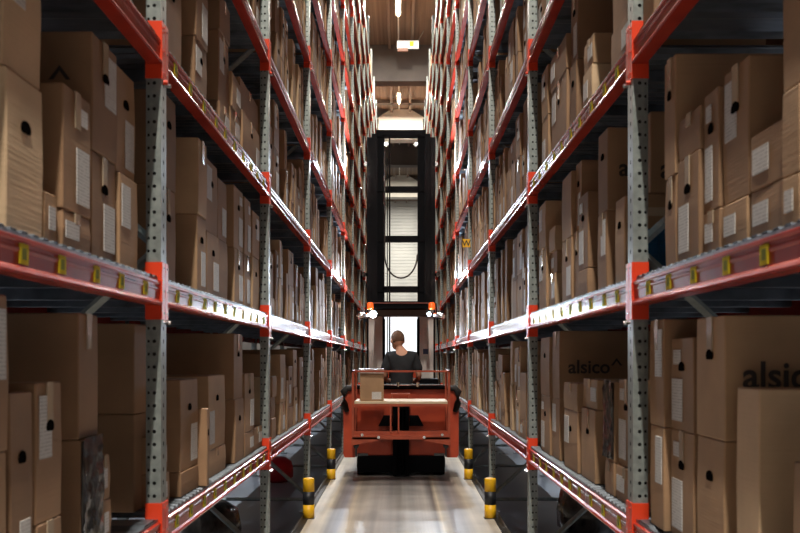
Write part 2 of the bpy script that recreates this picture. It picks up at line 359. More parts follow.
for s, side in ((-1,'left'),(1,'right')):
    rack = thing('pallet_rack', ('tall steel racking with orange-red beams and perforated uprights along the %s side of the aisle' % side), 'pallet rack', (s*XS[s], 0, 0), 'high racks either side of the aisle')
    inv = Vector((-s*XS[s], 0, 0))
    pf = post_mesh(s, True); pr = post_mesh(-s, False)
    for k in range(0, NB+2):
        y = posty(s, k)
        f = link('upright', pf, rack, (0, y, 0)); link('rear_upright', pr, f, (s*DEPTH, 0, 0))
        g = MB(); z = .18; i = 0
        while z < PH-1.0:
            a, b = (.055, DEPTH-.055) if i % 2 == 0 else (DEPTH-.055, .055)
            g.tube([(s*a, .039, z), (s*b, .039, z+.86)], .019, 4); z += .92; i += 1
        for z in (.12, 4.7, 9.3): g.tube([(s*.05, .039, z), (s*(DEPTH-.05), .039, z)], .018, 4)
        g.build('frame_brace', M['steel'], f)
    bm0 = MB(); beam_geo(bm0, s, 0, 0, 0, False); beamme = bm0.mesh('shelf_beam', M['red'])
    bb = {}
    for d in (1, -1):
        q = MB(); bracket_geo(q, s, 0, 0, d); bb[d] = q.mesh('end_bracket', [M['bracket'], M['chrome']])
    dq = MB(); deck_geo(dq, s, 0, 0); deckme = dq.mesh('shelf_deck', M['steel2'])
    sq = MB(); sq.box(s*(XS[s]+.0002), s*(XS[s]+.003), 0, .05, -.068, -.018, 0); sq.box(s*(XS[s]-.0005), s*(XS[s]+.001), .011, .039, -.057, -.028, 1)
    stme = sq.mesh('shelf_sticker', [M['yellow'], M['sgreen']])
    for me in (beamme, bb[1], bb[-1], deckme, stme):   # shift so that origins sit on the rack plane
        me.transform(Matrix.Translation((-s*XS[s], 0, 0)))
    rank = []
    for b in range(NB+1):
        y = posty(s, b)+.08+.006
        for l in range(NL):
            rank.append((seen(s, XS[s], y, y+BL, ZL[l]-.1, ZL[l]), b, l, y))
    rank.sort(reverse=True)
    rest = MB(); rdeck = MB(); rrear = MB()
    for i, (a, b, l, y) in enumerate(rank):
        z = ZL[l]
        if i < 100:
            o = link('shelf_beam', beamme, rack, (0, y, z))
            link('end_bracket', bb[1], o, (0, BL, 0)); link('end_bracket', bb[-1], o, (0, 0, 0))
            link('shelf_deck', deckme, rack, (0, y, z))
            if a > 500 and b <= 3:
                j = 0
                while j < 10:
                    link('shelf_sticker', stme, o, (0, .14+j*.265+R.uniform(-.02,.02), 0)); j += 1
        else:
            beam_geo(rest, s, y, z); bracket_geo(rest, s, y+BL, z, 1, 1, 1); bracket_geo(rest, s, y, z, -1, 1, 1)
            deck_geo(rdeck, s, y, z, False)
        rrear.box(s*(XS[s]+DEPTH-.055), s*(XS[s]+DEPTH-.003), y, y+BL, z-.1, z)
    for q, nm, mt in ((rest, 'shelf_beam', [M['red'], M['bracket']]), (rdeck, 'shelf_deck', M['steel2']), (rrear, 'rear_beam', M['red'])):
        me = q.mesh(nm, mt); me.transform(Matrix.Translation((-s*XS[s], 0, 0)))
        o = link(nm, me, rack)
        o['kind'] = 'stuff'

# post protectors
ORD = ['', 'nearest', 'middle', 'farthest']
for s, side in ((-1,'left'),(1,'right')):
    for i, k in enumerate((2, 3, 4)):
        y = posty(s, k) - .37
        lab = ('cut off at the photo bottom', 'at the middle upright', 'farthest, beside the truck')[i]
        t = thing('rack_bollard', 'yellow and black bollard by the %s rack, %s' % (side, lab), 'bollard', (s*.885-.015, y, 0), 'yellow and black post guards')
        r = .056
        g = MB(); g.lathe([(r*.6,.392),(r*.93,.388),(r,.378),(r,.262)][::-1], n=24); g.build('yellow_band', M['bolly'], t, True)
        g = MB(); g.lathe([(r,0),(r,.135)], n=24); g.build('yellow_band', M['bolly'], t, True)
        g = MB(); g.lathe([(r*1.004,.135),(r*1.004,.262)], n=24); g.build('black_band', M['bollk'], t, True)
        g = MB(); g.box(-.06, .06, -.056, .056, -.001, .006); g.build('base_plate', M['bollk'], t)

# ------------------------------------------------------------------ cartons
# hand-read stacks: (u_near, u_far, [heights], options)
D = {}
D[(-1,0,1)] = [(395,357,[.40,.385],{'t':.85,'dp':.7}), (355,341,[.14],{}), (339,311,[.11,.36],{}), (309,284,[.335,.37],{'dp':.72,'chev':1}), (283,264,[.32,.37],{}), (258,241,[.68],{'X':1.12})]
D[(-1,0,0)] = [(450,394,[.39,.38],{}), (391,367,[.53],{}), (364,338,[.17,.38],{}), (316,296.5,[.365,.39],{'film':0,'dp':.75}), (296,286,[.145,.15],{})]
D[(-1,1,0)] = [(236,228,[.14,.15],{'dp':.095}), (219,201.5,[.11,.41],{}), (201,192,[.375],{'X':.93}), (190,173,[.14,.385],{}), (166,157,[.375,.385],{'dp':.8}), (156,147,[.15,.37],{}), (146,138,[.15],{})]
D[(-1,1,1)] = [(236,222,[.395,.39],{}), (204,195,[.365,.365],{'dp':.7}), (194,181.5,[.32,.37],{}), (181,172.5,[.32,.33],{}), (165,156,[.33,.37],{}), (155.5,149,[.33,.36],{}), (148,141,[.35,.3],{})]
D[(-1,1,2)] = [(236,217,[.42,.33],{}), (205,193,[.27,.40],{}), (179,168.5,[.14,.385,.2],{}), (168,159,[.2,.2],{}), (158,141,[.27,.2],{})]
D[(1,0,1)] = [(470,401,[.12,.21,.38],{}), (399,380,[.12,.21,.40],{}), (378,343.5,[.13,.15],{}), (342,316,[.13,.385],{'dp':.7}), (315,299,[.13,.365],{}), (298,276,[.34,.14],{}), (275,263.5,[.31,.41],{'dp':.7})]
D[(1,0,0)] = [(430,388,[.37],{}), (354,330,[.535],{'dp':.6,'t':.8}), (320,292,[.372,.37],{'dp':.70,'txt':1}), (289,265.5,[.37,.315],{}), (264,250,[.37,.385],{})]
D[(1,1,0)] = [(228.5,212,[.15,.375],{}), (211,202,[.15,.36],{'film':1}), (192,178,[.36,.15],{}), (176,163,[.33,.15],{}), (156,149,[.37,.41],{'dp':.70,'txt':1}), (148,139,[.37,.38],{})]
D[(1,1,1)] = [(221,212,[.37],{}), (204,195,[.36,.38],{'dp':.8,'txt':1}), (187,177.5,[.135,.385],{}), (177,171.5,[.36,.37],{}), (171,161,[.35,.36],{}), (152,146,[.21,.14,.15],{'t':.85}), (145,138,[.4,.3],{})]
D[(1,1,2)] = [(230,210,[.18,.5],{}), (191,182,[.195,.15],{'t':.85,'X':.935}), (174,167.5,[.36,.4],{}), (166,151,[.38,.2],{}), (147,141,[.3,.32],{'t':.75})]
cartons = []   # dict(s,b,l,stack,pos,n,y0,y1,z0,z1,X,dp,t,film,txt)
def add_stack(s, b, l, idx, y0, y1, hs, o):
    z = ZL[l]+DECK+.001; X = o.get('X', XS[s]+.032+R.uniform(0,.02)); dp = o.get('dp', R.choice((.5,.55,.58)))
    dp = min(dp, XS[s]+DEPTH-.31-X)
    base_t = o.get('t', R.choice((.2,.35,.45,.5,.6,.75)))
    for i, h in enumerate(hs):
        c = dict(s=s,b=b,l=l,stack=idx,pos=i,n=len(hs),y0=y0+.003,y1=y1-.003,z0=z,z1=z+h-.002,X=X+R.uniform(-.006,.012)*(i>0),dp=dp,t=min(1,max(0,base_t+R.uniform(-.15,.15))),film=o.get('film')==i,txt=o.get('txt') if i==len(hs)-1 else None, chev=o.get('chev') if i==len(hs)-1 else None)
        cartons.append(c); z += h
for s in (-1, 1):
    for b in range(NB+1):
        y = posty(s, b)+.09; ye = posty(s, b+1)-.012
        for l in range(NL):
            if (s,b,l) in D:
                i = 0; pe = 0
                for (ua, ub, hs, o) in D[(s,b,l)]:
                    X = o.get('X', XS[s]+.035); y0 = F*X/ua; y1 = F*X/ub
                    if y0 < y: y0 = y
                    if y0 < pe: y0 = pe
                    if y1 > ye: y1 = ye
                    if y1-y0 < .04: continue
                    add_stack(s,b,l,i,y0,y1,hs,o); i += 1; pe = y1
                continue
            if b == 0 and l > 3: pass
            yy = y+R.uniform(0,.05); i = 0
            mode = R.random()
            while yy < ye-.1:
                w = R.choice((.12,.14,.17,.2,.22,.26,.30,.36)); w = min(w, ye-yy)
                if w < .09: break
                q = R.random()
                if q < .60: hs = [R.uniform(.32,.39), R.uniform(.30,.38)]
                elif q < .72: hs = [.14, R.uniform(.33,.39)]
                elif q < .80: hs = [R.uniform(.14,.2)]*3
                elif q < .88: hs = [R.uniform(.36,.5)]
                elif q < .95: hs = [R.uniform(.18,.26), R.uniform(.36,.42)]
                else: hs = [R.uniform(.55,.7)]
                opts = {}
                if R.random() < .15: opts['X'] = XS[s]+.035+R.uniform(.05,.2)
                if R.random() < .10: opts['t'] = .9
                add_stack(s,b,l,i,yy,yy+w,hs,opts); i += 1
                yy += w + (.006 if R.random() < .62 else R.uniform(.05,.28))
for c in cartons: c['a'] = seen(c['s'], c['X'], c['y0'], c['y1'], c['z0'], c['z1'])
vis = sorted([c for c in cartons if c['a'] > 0], key=lambda c: -c['a'])
near = vis[:296]; nid = set(id(c) for c in near)
ordw = ['first','second','third','fourth','fifth','sixth','seventh','eighth','ninth','tenth','eleventh','twelfth','thirteenth','fourteenth','fifteenth']
shelf = ['lowest','second','third','fourth','fifth','sixth','seventh','eighth','ninth','tenth','eleventh']
bayw = ['nearest','second','third','fourth','fifth','sixth','seventh','eighth','ninth','tenth','eleventh','twelfth','thirteenth','fourteenth']
def text_mesh(txt, size, m, align='LEFT'):
    cu = bpy.data.curves.new('txt', 'FONT'); cu.body = txt; cu.size = size; cu.extrude = .0006; cu.align_x = align; cu.offset = size*.018
    o = bpy.data.objects.new('txt', cu); COL.objects.link(o)
    dg = bpy.context.evaluated_depsgraph_get(); me = bpy.data.meshes.new_from_object(o.evaluated_get(dg))
    bpy.data.objects.remove(o); me.materials.clear(); me.materials.append(m); return me
alsico = text_mesh('alsico', .112, M['ink']); alsico.name = 'printed_word'
g = MB()
for q in (-1, 1): g.hexa([(0,0,.045),(0,-.0008,.045),(q*.035,-.0008,0),(q*.035,0,0),(0,0,.028),(0,-.0008,.028),(q*.020,-.0008,0),(q*.020,0,0)])
chev = g.mesh('printed_mark', M['ink'])
def text_at(x, y, z, me, parent, name, rot=(PI/2,0,0)):
    o = link(name, me, parent, (x,y,z)); o.rotation_euler = rot; return o
# stacks that are in view, counted from the camera along each shelf
seq = {}
for c in sorted(vis, key=lambda c: c['y0']):
    if c['a'] < 25: continue
    q = seq.setdefault((c['s'],c['b'],c['l']), [])
    if c['stack'] not in q: q.append(c['stack'])
for c in near:
    q = seq[(c['s'],c['b'],c['l'])]; c['idx'] = q.index(c['stack'])
for c in near:
    s = c['s']; side = 'left' if s < 0 else 'right'
    w = c['y1']-c['y0']; h = c['z1']-c['z0']; dp = c['dp']
    cx = s*(c['X']+dp/2); cy = (c['y0']+c['y1'])/2
    hole = h > .24 and R.random() < .62; lab = R.random() < .74; tape = R.random() < .45; strap = False
    if c['film']: hole = False
    shape = 'tall narrow' if h > 1.6*w and h > .3 else ('low flat' if h < .17 else ('small' if h < .24 else 'brown'))
    look = 'brown' if c['film'] else ('pale' if c['t'] > .72 and shape == 'brown' else shape)
    feat = ' with crinkled black film' if c['film'] else ' with white label' if lab else (' with hand hole' if hole else '')
    pos = {1:'single'}.get(c['n']) or ('bottom' if c['pos'] == 0 else ('top' if c['pos'] == c['n']-1 else 'middle'))
    label = '%s carton%s, %s in %s stack, %s shelf, %s bay, %s rack' % (look, feat, pos, ordw[c['idx']], shelf[c['l']], bayw[c['b']], side)
    if len(label.split()) > 16: label = label.replace(' with white label', '').replace(' with hand hole', '')
    g = MB(); tp = R.uniform(0,.006); bu = R.uniform(0,.008)
    X0, X1 = -s*dp/2, s*dp/2; a, b = -w/2, w/2
    # body: three rings so that the sides belly slightly
    def ring(z, e, k): return [(-dp/2-e, a+k, z), (dp/2+e, a+k, z), (dp/2+e, b-k, z), (-dp/2-e, b-k, z)]
    g.loft([ring(0,0,.001), ring(h*.5,bu*.5,-.0005), ring(h,0,tp)], 0, True, c['t'])
    me = g.mesh('carton', M['card'])
    if c['a'] > 60: bevel_me(me, .0035, 1)
    o = link('carton', me, None, (cx, cy, c['z0']))
    o.rotation_euler = (0, 0, math.radians(R.uniform(-.7,.7)))
    tag(o, label, 'carton', 'cartons on the racks')
    xa = -s*dp/2; xo = lambda e: xa - s*(e+bu*.25)      # aisle face
    if c['film']:
        q = MB(); nu, nv = 9, 18; b0 = len(q.v)
        for i in range(nu+1):
            for j in range(nv+1): q.v.append((xo(.006+R.uniform(0,.011)), -w/2-.002+(w+.004)*i/nu, h*.04+h*.98*j/nv))
        for i in range(nu):
            for j in range(nv):
                k = i*(nv+1)+j; q.f.append((k,k+1,k+nv+2,k+nv+1)); q.m.append(0); q.t.append(.5)
        q.box(xo(.006), xo(0), -w/2, w/2, h*.04, h*.99)
        q.build('stretch_film', M['film'], o, True)
    if c['a'] > 90:
        if tape and not c['film']:
            q = MB(); q.box(xo(.0008), -xa*.98, -.022 if w > .1 else -.012, .022 if w > .1 else .012, h, h+.0012)
            q.box(xo(.0035), xo(.0005), -.022 if w > .1 else -.012, .022 if w > .1 else .012, h-min(.11,h*.3), h+.001)
            q.build('packing_tape', M['tape'], o)
        if lab and not c['film']:
            lw = min(.125, w*.46); lh = min(.17, h*.46); ly = w*.5-lw*.5-.02 if R.random() < .6 else -w*.5+lw*.5+.02
            lz = .03+lh/2 if R.random() < .6 else h-.035-lh/2
            if h < .24: lz = h/2
            q = MB(); q.box(xo(.0032), xo(.0008), ly-lw/2, ly+lw/2, lz-lh/2, lz+lh/2); q.build('shipping_label', M['label'], o)
            if R.random() < .4 and h > .3:
                q = MB(); sz = lw*.7; z2 = h-.04-.025; q.box(xo(.0034), xo(.001), ly-sz/2, ly+sz/2, z2-.025, z2+.025); q.build('shipping_label', M['label'], o)
        if hole:
            q = MB(); ra, rb = min(.03, w*.16), .020
            pts = [(math.cos(2*PI*j/12)*ra, max(-.6, math.sin(2*PI*j/12))*rb) for j in range(12)]
            q.loft([[(xo(.0005), p[0], h*.68+p[1]) for p in pts], [(xo(.0036), p[0], h*.68+p[1]) for p in pts]]); q.build('hand_hole', M['hole'], o)
        if c['a'] > 1500 and not c['film'] and R.random() < .6:
            q = MB(); x1 = R.uniform(-.5,.5)*dp*.5
            for e in (0, .03): q.box(x1+e-.004, x1+e+.004, -w/2-.0055, -w/2+.001, .004, h-.004)
            q.build('packing_strap', M['tape'], o)
        if c['txt']:
            text_at(-dp/2+.050, -w/2-.0045, .155, alsico, o, 'printed_word'); link('printed_mark', chev, o, (-dp/2+.34, -w/2-.0035, .20))
        if c['chev']: link('printed_mark', chev, o, (dp/2-.10, -w/2-.0035, .215))
rest = MB()
for c in cartons:
    if id(c) in nid: continue
    s = c['s']; xa = s*c['X']
    rest.box(xa, s*(c['X']+c['dp']), c['y0'], c['y1'], c['z0'], c['z1'], 0, c['t'])
    w = c['y1']-c['y0']; h = c['z1']-c['z0']; q = R.random()
    if c['b'] < 9:
        if q < .42:
            lw = min(.11, w*.4); lh = min(.16, h*.4); y = R.uniform(c['y0']+.01, c['y1']-lw-.01)
            rest.box(xa-s*.002, xa+s*.001, y, y+lw, c['z0']+.04, c['z0']+.04+lh, 1)
        if q > .45 and h > .25:
            y = (c['y0']+c['y1'])/2; rest.box(xa-s*.002, xa+s*.001, y-.022, y+.022, c['z0']+h*.66, c['z0']+h*.66+.03, 2)
# the rear row of the same shelves
for s in (-1, 1):
    for b in range(NB+1):
        y = posty(s, b)+.12; ye = posty(s, b+1)-.05
        for l in range(NL):
            yy = y
            while yy < ye-.2:
                w = min(R.uniform(.3,.6), ye-yy)
                if R.random() < .75: rest.box(s*(XS[s]+DEPTH-.30), s*(XS[s]+DEPTH-.065), yy, yy+w-.01, ZL[l]+DECK+.001, ZL[l]+R.uniform(.3,.7), 0, R.uniform(.1,.5))
                yy += w
    # pallets of brown cartons standing on the floor of the next aisle
    for y in (11.2, 12.5, 13.8, 15.2, 17.0):
        for q in range(3): rest.box(s*(2.5+R.uniform(0,.1)), s*3.3, y, y+1.1, .002+q*.27, .27+q*.27-.004, 0, R.uniform(.0,.3))
o = rest.build('carton', [M['card'], M['label'], M['hole']])
tag(o, 'mass of smaller brown cartons filling the racks farther down the aisle and higher up', 'cartons', 'cartons on the racks', 'stuff')

# blue crate just past the first right upright
t = thing('plastic_crate', 'blue plastic crate just past the first upright on the right rack', 'crate', (1.30, 3.712, ZL[1]+DECK+.001))
g = MB(); g.box(-.30, .30, -.05, .05, 0, .012); g.box(-.30, .30, -.05, -.042, 0, .19); g.box(-.30, .30, .042, .05, 0, .19); g.box(-.30, -.29, -.042, .042, 0, .19); g.box(.29, .30, -.042, .042, 0, .19)
for z in (.05,.10,.15): g.box(-.305, .305, -.054, .054, z, z+.008)
for x in (-.25,-.1,.1,.25): g.box(x-.006, x+.006, -.054, .054, 0, .19)
g.build('crate_body', M['blue'], t)
g = MB(); g.box(-.31, .31, -.057, .057, .19, .205); g.build('rim', M['blue'], t)
g = MB(); g.box(-.30, .30, -.052, .052, 0, .14); me = bevel_me(g.mesh('carton', M['card']), .004, 1)
o = link('carton', me, None, (1.30, 3.712, ZL[1]+DECK+.208)); tag(o, 'flat taped carton lying on the blue plastic crate', 'carton', 'cartons on the racks')
g = MB(); g.box(-.302, .302, -.0535, -.052, .05, .085); g.box(-.3025, -.30, -.0535, .0535, .05, .085); g.build('packing_tape', M['tape'], o)
g = MB(); g.box(-.30, .30, -.052, .052, 0, .33); me = bevel_me(g.mesh('carton', M['card']), .004, 1)
o = link('carton', me, None, (1.31, 3.712, ZL[1]+DECK+.352)); tag(o, 'printed carton standing on the flat taped carton above the blue crate', 'carton', 'cartons on the racks')
text_at(-.26, -.0535, .06, alsico, o, 'printed_word')
# big carton seen end-on behind the first left upright
for z, h, lab in ((0, .39, 'large plain carton end-on behind the first left upright, lower of two'), (.392, .36, 'large plain carton end-on behind the first left upright, upper of two')):
    g = MB(); g.box(-.30, .30, -.11, .11, 0, h, 0, .3); me = bevel_me(g.mesh('carton', M['card']), .004, 1)
    o = link('carton', me, None, (-1.36, 3.702, ZL[0]+DECK+.001+z)); tag(o, lab, 'carton', 'cartons on the racks')
    g = MB()
    for x in (.10, .135): g.box(x-.004, x+.004, -.112, -.110, .003, h-.003)
    g.build('strap_line', M['tape'], o)

# W sign at the fourth upright on the right
t = thing('aisle_sign', 'yellow square sign with black W sticking out from the right rack', 'sign', (.868, posty(1,4)-.02, 3.085))
g = MB(); g.box(-.052, .052, -.002, .002, -.055, .055); g.build('sign_plate', M['bolly'], t)
wme = text_mesh('W', .105, M['ink'], 'CENTER'); text_at(0, -.004, -.037, wme, t, 'sign_letter')
g = MB(); g.box(.03, .06, .002, .014, -.02, .02); g.build('mounting_bracket', M['steel'], t)
# dark bundles on the floor beyond the rack
def bundle(x, y, r, lab, m, nm='wrapped_bundle', cat='bundle'):
    g = MB(); n = 12
    prof = [(r*.75,0),(r*.98,.05),(r,r*.6),(r*.9,r*1.1),(r*.55,r*1.35),(r*.12,r*1.4)]
    g.lathe(prof, n=n); o = g.build(nm, m, None, True, (x,y,-.012)); o.scale = (1,1.3,1); tag(o, lab, cat)
bundle(-1.60, 7.6, .26, 'dark film-wrapped bundle on the floor under the left rack, nearer one', M['film'])
bundle(-2.45, 10.2, .42, 'large dark wrapped bundle on the floor behind the left rack', M['film'])
bundle(1.75, 8.2, .34, 'dark film-wrapped bundle on the floor under the right rack', M['film'])
bundle(-1.60, 11.6, .22, 'red plastic bin on the floor under the left rack', M['redplastic'], 'plastic_bin', 'bin')

# ------------------------------------------------------------------ order picker truck
T = thing('order_picker_truck', 'orange and black man-up order picker truck standing in the middle of the aisle', 'forklift truck', (0, 11.8, 0))
def tp(g, name, m, parent=T, smooth=False, bev=0):
    me = g.mesh(name, m, smooth); me.transform(Matrix.Translation((0,-11.8,0)))
    if bev: bevel_me(me, bev, 2)
    return link(name, me, parent)
g = MB(); g.box(-.60, .60, 12.02, 12.35, .262, 1.15); body = tp(g, 'chassis_body', M['truck'], bev=.012)
for s in (-1, 1):
    g = MB(); g.prism([(s*.60,.262),(s*.735,.262),(s*.752,.30),(s*.752,1.10),(s*.73,1.14),(s*.60,1.14)], 'y', 11.80, 12.9); tp(g, 'side_fender', M['truck'], body)
g = MB()
g.tube([(-.70,11.95,1.16),(-.45,11.93,1.19),(0,11.93,1.195),(.45,11.93,1.19),(.70,11.95,1.16)], .028, 8)
g.box(-.64, .64, 11.96, 12.36, 1.145, 1.17); tp(g, 'top_cover', M['black'])
g = MB(); g.tube([(-.60,11.90,1.205),(.60,11.90,1.205)], .008, 6)
for x in (-.3,-.04,.22): g.tube([(x,11.905,1.18),(x,11.905,1.24)], .02, 8)
tp(g, 'hand_rail', M['chrome'])
for s in (-1, 1):
    g = MB(); g.tube([(s*.60,11.78,1.17),(s*.70,11.77,1.165),(s*.745,11.77,1.12),(s*.74,11.77,.97),(s*.70,11.78,.86)], [.03,.045,.05,.045,.03], 10); tp(g, 'rubber_bumper', M['rubber'], smooth=True)
g = MB(); g.box(-.57, .57, 11.95, 12.7, .05, .262); tp(g, 'under_frame', M['black'])
for s in (-1, 1):
    g = MB(); g.tube([(s*.44,12.12,.165),(s*.58,12.12,.165)], .165, 24); g.tube([(s*.575,12.12,.165),(s*.59,12.12,.165)], .07, 16)
    tp(g, 'wheel', M['rubber'])
    g = MB(); g.tube([(s*.36,14.2,.165),(s*.54,14.2,.165)], .165, 24); tp(g, 'wheel', M['rubber'])
g = MB(); g.box(-.105, -.06, 11.74, 11.92, .03, .92); g.box(.06, .105, 11.74, 11.92, .03, .92); g.box(-.06, .06, 11.82, 11.92, .03, .92); g.tube([(-.025,11.79,.04),(-.025,11.79,.9)], .016, 8); g.tube([(.025,11.79,.04),(.025,11.79,.9)], .016, 8); tp(g, 'auxiliary_mast', M['black'])
for s in (-1, 1):
    g = MB(); g.prism([(s*.11,.66),(s*.30,.66),(s*.23,.80),(s*.11,.80)], 'y', 11.95, 12.02); tp(g, 'lift_arm', M['black'])
# load tray
tray = MB(); tray.box(-.565, .565, 10.95, 11.66, 1.005, 1.035); pl = tp(tray, 'load_board', M['ply'], bev=.003)
g = MB()
for s in (-1, 1):
    for y in (10.97, 11.66):
        g.box(s*.568, s*.597, y-.015, y+.015, .56, 1.41)
    g.box(s*.57, s*.595, 10.97, 11.66, 1.388, 1.41); g.box(s*.568, s*.595, 10.97, 11.66, .57, .61)
g.box(-.597, .597, 10.955, 10.985, 1.388, 1.410); g.box(-.58, .58, 10.95, 11.0, .975, 1.004)
for x in (-.125, -.03): g.box(x-.009, x+.009, 10.955, 10.98, .66, .98)
tp(g, 'tray_frame', M['frame'])
g = MB(); g.box(-.59, .59, 10.94, 11.66, .575, .625); g.prism([(-.60,.50),(-.28,.56),(-.28,.60),(-.60,.60)], 'y', 10.94, 11.0); g.prism([(.60,.50),(.28,.56),(.28,.60),(.60,.60)], 'y', 10.94, 11.0); g.box(-.60,.60,10.98,11.02,.625,.67); tp(g, 'fork_carriage', M['frame'])
for x in (-.47, -.27, .28, .50):
    g = MB(); g.tube([(x,10.93,.60+.03*(abs(x)>.4)),(x,10.945,.60+.03*(abs(x)>.4))], .018, 10); tp(g, 'bolt', M['chrome'])
for s in (-1, 1):
    g = MB(); g.tube([(s*.545,10.96,.495),(s*.545,11.03,.495)], .034, 12); g.box(s*.545-.01, s*.545+.01, 10.97, 11.0, .36, .48); tp(g, 'castor_lug', M['rubber'])
g = MB(); g.box(-.13, .12, 11.70, 11.93, 1.08, 1.10); g.box(-.13,-.11,11.70,11.93,1.03,1.08); g.box(.10,.12,11.70,11.93,1.03,1.08); tp(g, 'support_shelf', M['frame'])
# cab
g = MB(); g.box(-.56, .56, 12.36, 13.9, .10, .16); tp(g, 'cab_floor', M['black'])
g = MB(); g.box(-.58, -.30, 13.0, 14.05, .16, 1.10); g.box(.30, .58, 13.0, 14.05, .16, 1.10); g.box(-.56,.56,13.35,13.9,.16,1.25); tp(g, 'control_console', M['black'], bev=.01)
for s in (-1, 1):
    g = MB(); g.box(s*.285, s*.50, 13.95, 14.05, .16, 2.20); pn = tp(g, 'cab_panel', M['grey'], bev=.008)
    g = MB(); g.box(s*.245, s*.285, 13.94, 14.06, .16, 2.16); tp(g, 'cab_pillar', M['black'])
    if s > 0:
        g = MB(); g.box(.34, .42, 13.943, 13.95, 1.62, 1.70); tp(g, 'notice_plate', mat('dark_blue_plate', (.02,.04,.12), .5), pn)
        g = MB(); g.box(.33, .41, 13.943, 13.95, 1.54, 1.60); g.box(.36, .43, 13.943, 13.95, 1.78, 2.02); tp(g, 'notice_sheet', M['label'], pn)
g = MB(); g.box(-.50, .50, 13.88, 14.1, 2.20, 2.30); tp(g, 'front_header', mat('header_grey_brown', (.16,.13,.12), .5))
g = MB(); g.box(-.40, .40, 12.95, 14.15, 2.345, 2.36)
for i in range(7): g.box(-.40, .40, 13.0+i*.17, 13.05+i*.17, 2.36, 2.375)
g.box(-.38,.38,12.88,12.95,2.27,2.36); g.box(-.40,.40,14.1,14.2,2.28,2.38); og = tp(g, 'overhead_guard', M['black'])
g = MB(); g.box(-.40,.40,12.86,12.88,2.335,2.35); tp(g, 'guard_edge', mat('dull_red_edge', (.16,.04,.03), .5), og)
for s in (-1, 1):
    g = MB(); g.tube([(s*.50,12.98,2.33),(s*.535,12.9,1.9),(s*.555,12.85,1.12)], .011, 6); g.box(s*.36, s*.51, 12.95, 13.0, 2.325, 2.345); tp(g, 'guard_stay', M['black'])
    lp = MB(); lp.tube([(s*.40,12.99,2.185),(s*.40,12.90,2.185)], [.035,.058 if s < 0 else .045], 16); lp.tube([(s*.40,12.97,2.19),(s*.40,12.97,2.33)], .012, 8); lp = tp(lp, 'work_lamp', M['black'])
    g = MB(); g.tube([(s*.40,12.895,2.185),(s*.40,12.888,2.185)], .050 if s < 0 else .028, 16); tp(g, 'lamp_lens', M['flood'] if s < 0 else M['floodr'], lp)
    g = MB(); g.tube([(s*.44,12.95,2.19),(s*.50,12.92,2.165),(s*.60,12.88,2.145),(s*.64,12.88,2.16)], [.02,.045,.05,.02], 12); tp(g, 'lamp_reflector', M['chrome'], lp, True)
    g = MB(); g.lathe([(.046,0),(.048,.015),(.046,.085),(.03,.10)], (s*.44,12.93,2.255), 16); tp(g, 'beacon', M['beacon'], smooth=True)
# mast
MY = 15.6; ms = MB(); MZ = 5.42
for s in (-1, 1):
    ms.box(s*.50, s*.590, MY, MY+.35, .1, MZ-.05); ms.box(s*.415, s*.505, MY-.05, MY+.25, .1, MZ); ms.box(s*.305, s*.42, MY+.02, MY+.3, .1, MZ-.02)
    ms.box(s*.285, s*.31, MY, MY+.06, .1, MZ); ms.box(s*.41, s*.425, MY-.08, MY-.04, .1, MZ-.1); ms.box(s*.495, s*.505, MY-.05, MY, .1, MZ-.1)
mast = tp(ms, 'mast', M['black'])
for z, hh in ((5.44,.12),(4.48,.09),(3.62,.10),(2.75,.10),(2.50,.08)):
    g = MB(); g.box(-.43, .43, MY, MY+.15, z-hh/2, z+hh/2); tp(g, 'mast_crossbar', M['black'], mast)
for x, r_, z in ((-.195,.015,5.38),(-.235,.010,5.0)):
    g = MB(); g.tube([(x,MY-.05,.5),(x,MY-.05,z)], r_, 6); tp(g, 'lift_chain', M['black'], mast)
pts = [(-.28, MY-.1, 5.1)] + [(-.28+.28*(1-math.cos(PI*i/16)), MY-.1, 2.93+.40*(1-math.sin(PI*i/16))) for i in range(17)]
g = MB(); g.tube(pts, .014, 8); tp(g, 'mast_cable', M['rubber'], mast)
for s in (-1, 1):
    g = MB(); g.box(s*.59, s*.63, MY+.02, MY+.15, 4.88, 4.94); g.tube([(s*.60,MY,4.91),(s*.60,MY+.08,4.91)], .04, 10); tp(g, 'mast_roller', M['chrome'], mast)
    g = MB(); g.tube([(s*.255,MY-.05,5.24),(s*.255,MY+.02,5.24)], .04, 12); tp(g, 'chain_pulley', M['chrome'], mast)
    g = MB(); g.tube([(s*.60,MY+.02,3.0),(s*.64,MY-.03,3.0)], [.03,.045], 12); tp(g, 'added_lamp_body', M['black'], mast)  # added lamp body to go with the added rack lights
g = MB(); g.box(-.60, .60, 14.6, 16.6, .1, .9); g.box(-.55,.55,16.0,16.6,.9,1.35); tp(g, 'power_unit', M['truck'], bev=.02)
# carton on the tray
g = MB(); g.box(-.145, .145, -.17, .17, 0, .385, 0, .55); me = bevel_me(g.mesh('carton', M['card']), .005, 1)
cz = 1.036; o = link('carton', me, None, (-.36, 11.20, cz)); tag(o, 'brown carton with white label standing on the load board of the truck', 'carton')
o.rotation_euler = (0,0,.03)
g = MB(); g.box(.0, .115, -.1725, -.1705, .02, .11); g.build('shipping_label', M['label'], o)
g = MB(); g.box(-.147, .147, -.172, .172, .386, .389); g.box(-.147, .147, -.1735, -.1705, .335, .388); g.build('packing_tape', noisy(mat('crumpled_tape', (.4,.33,.27), .25), (.26,.20,.16), (.5,.43,.38), (20,20,20), 4, .5), o)

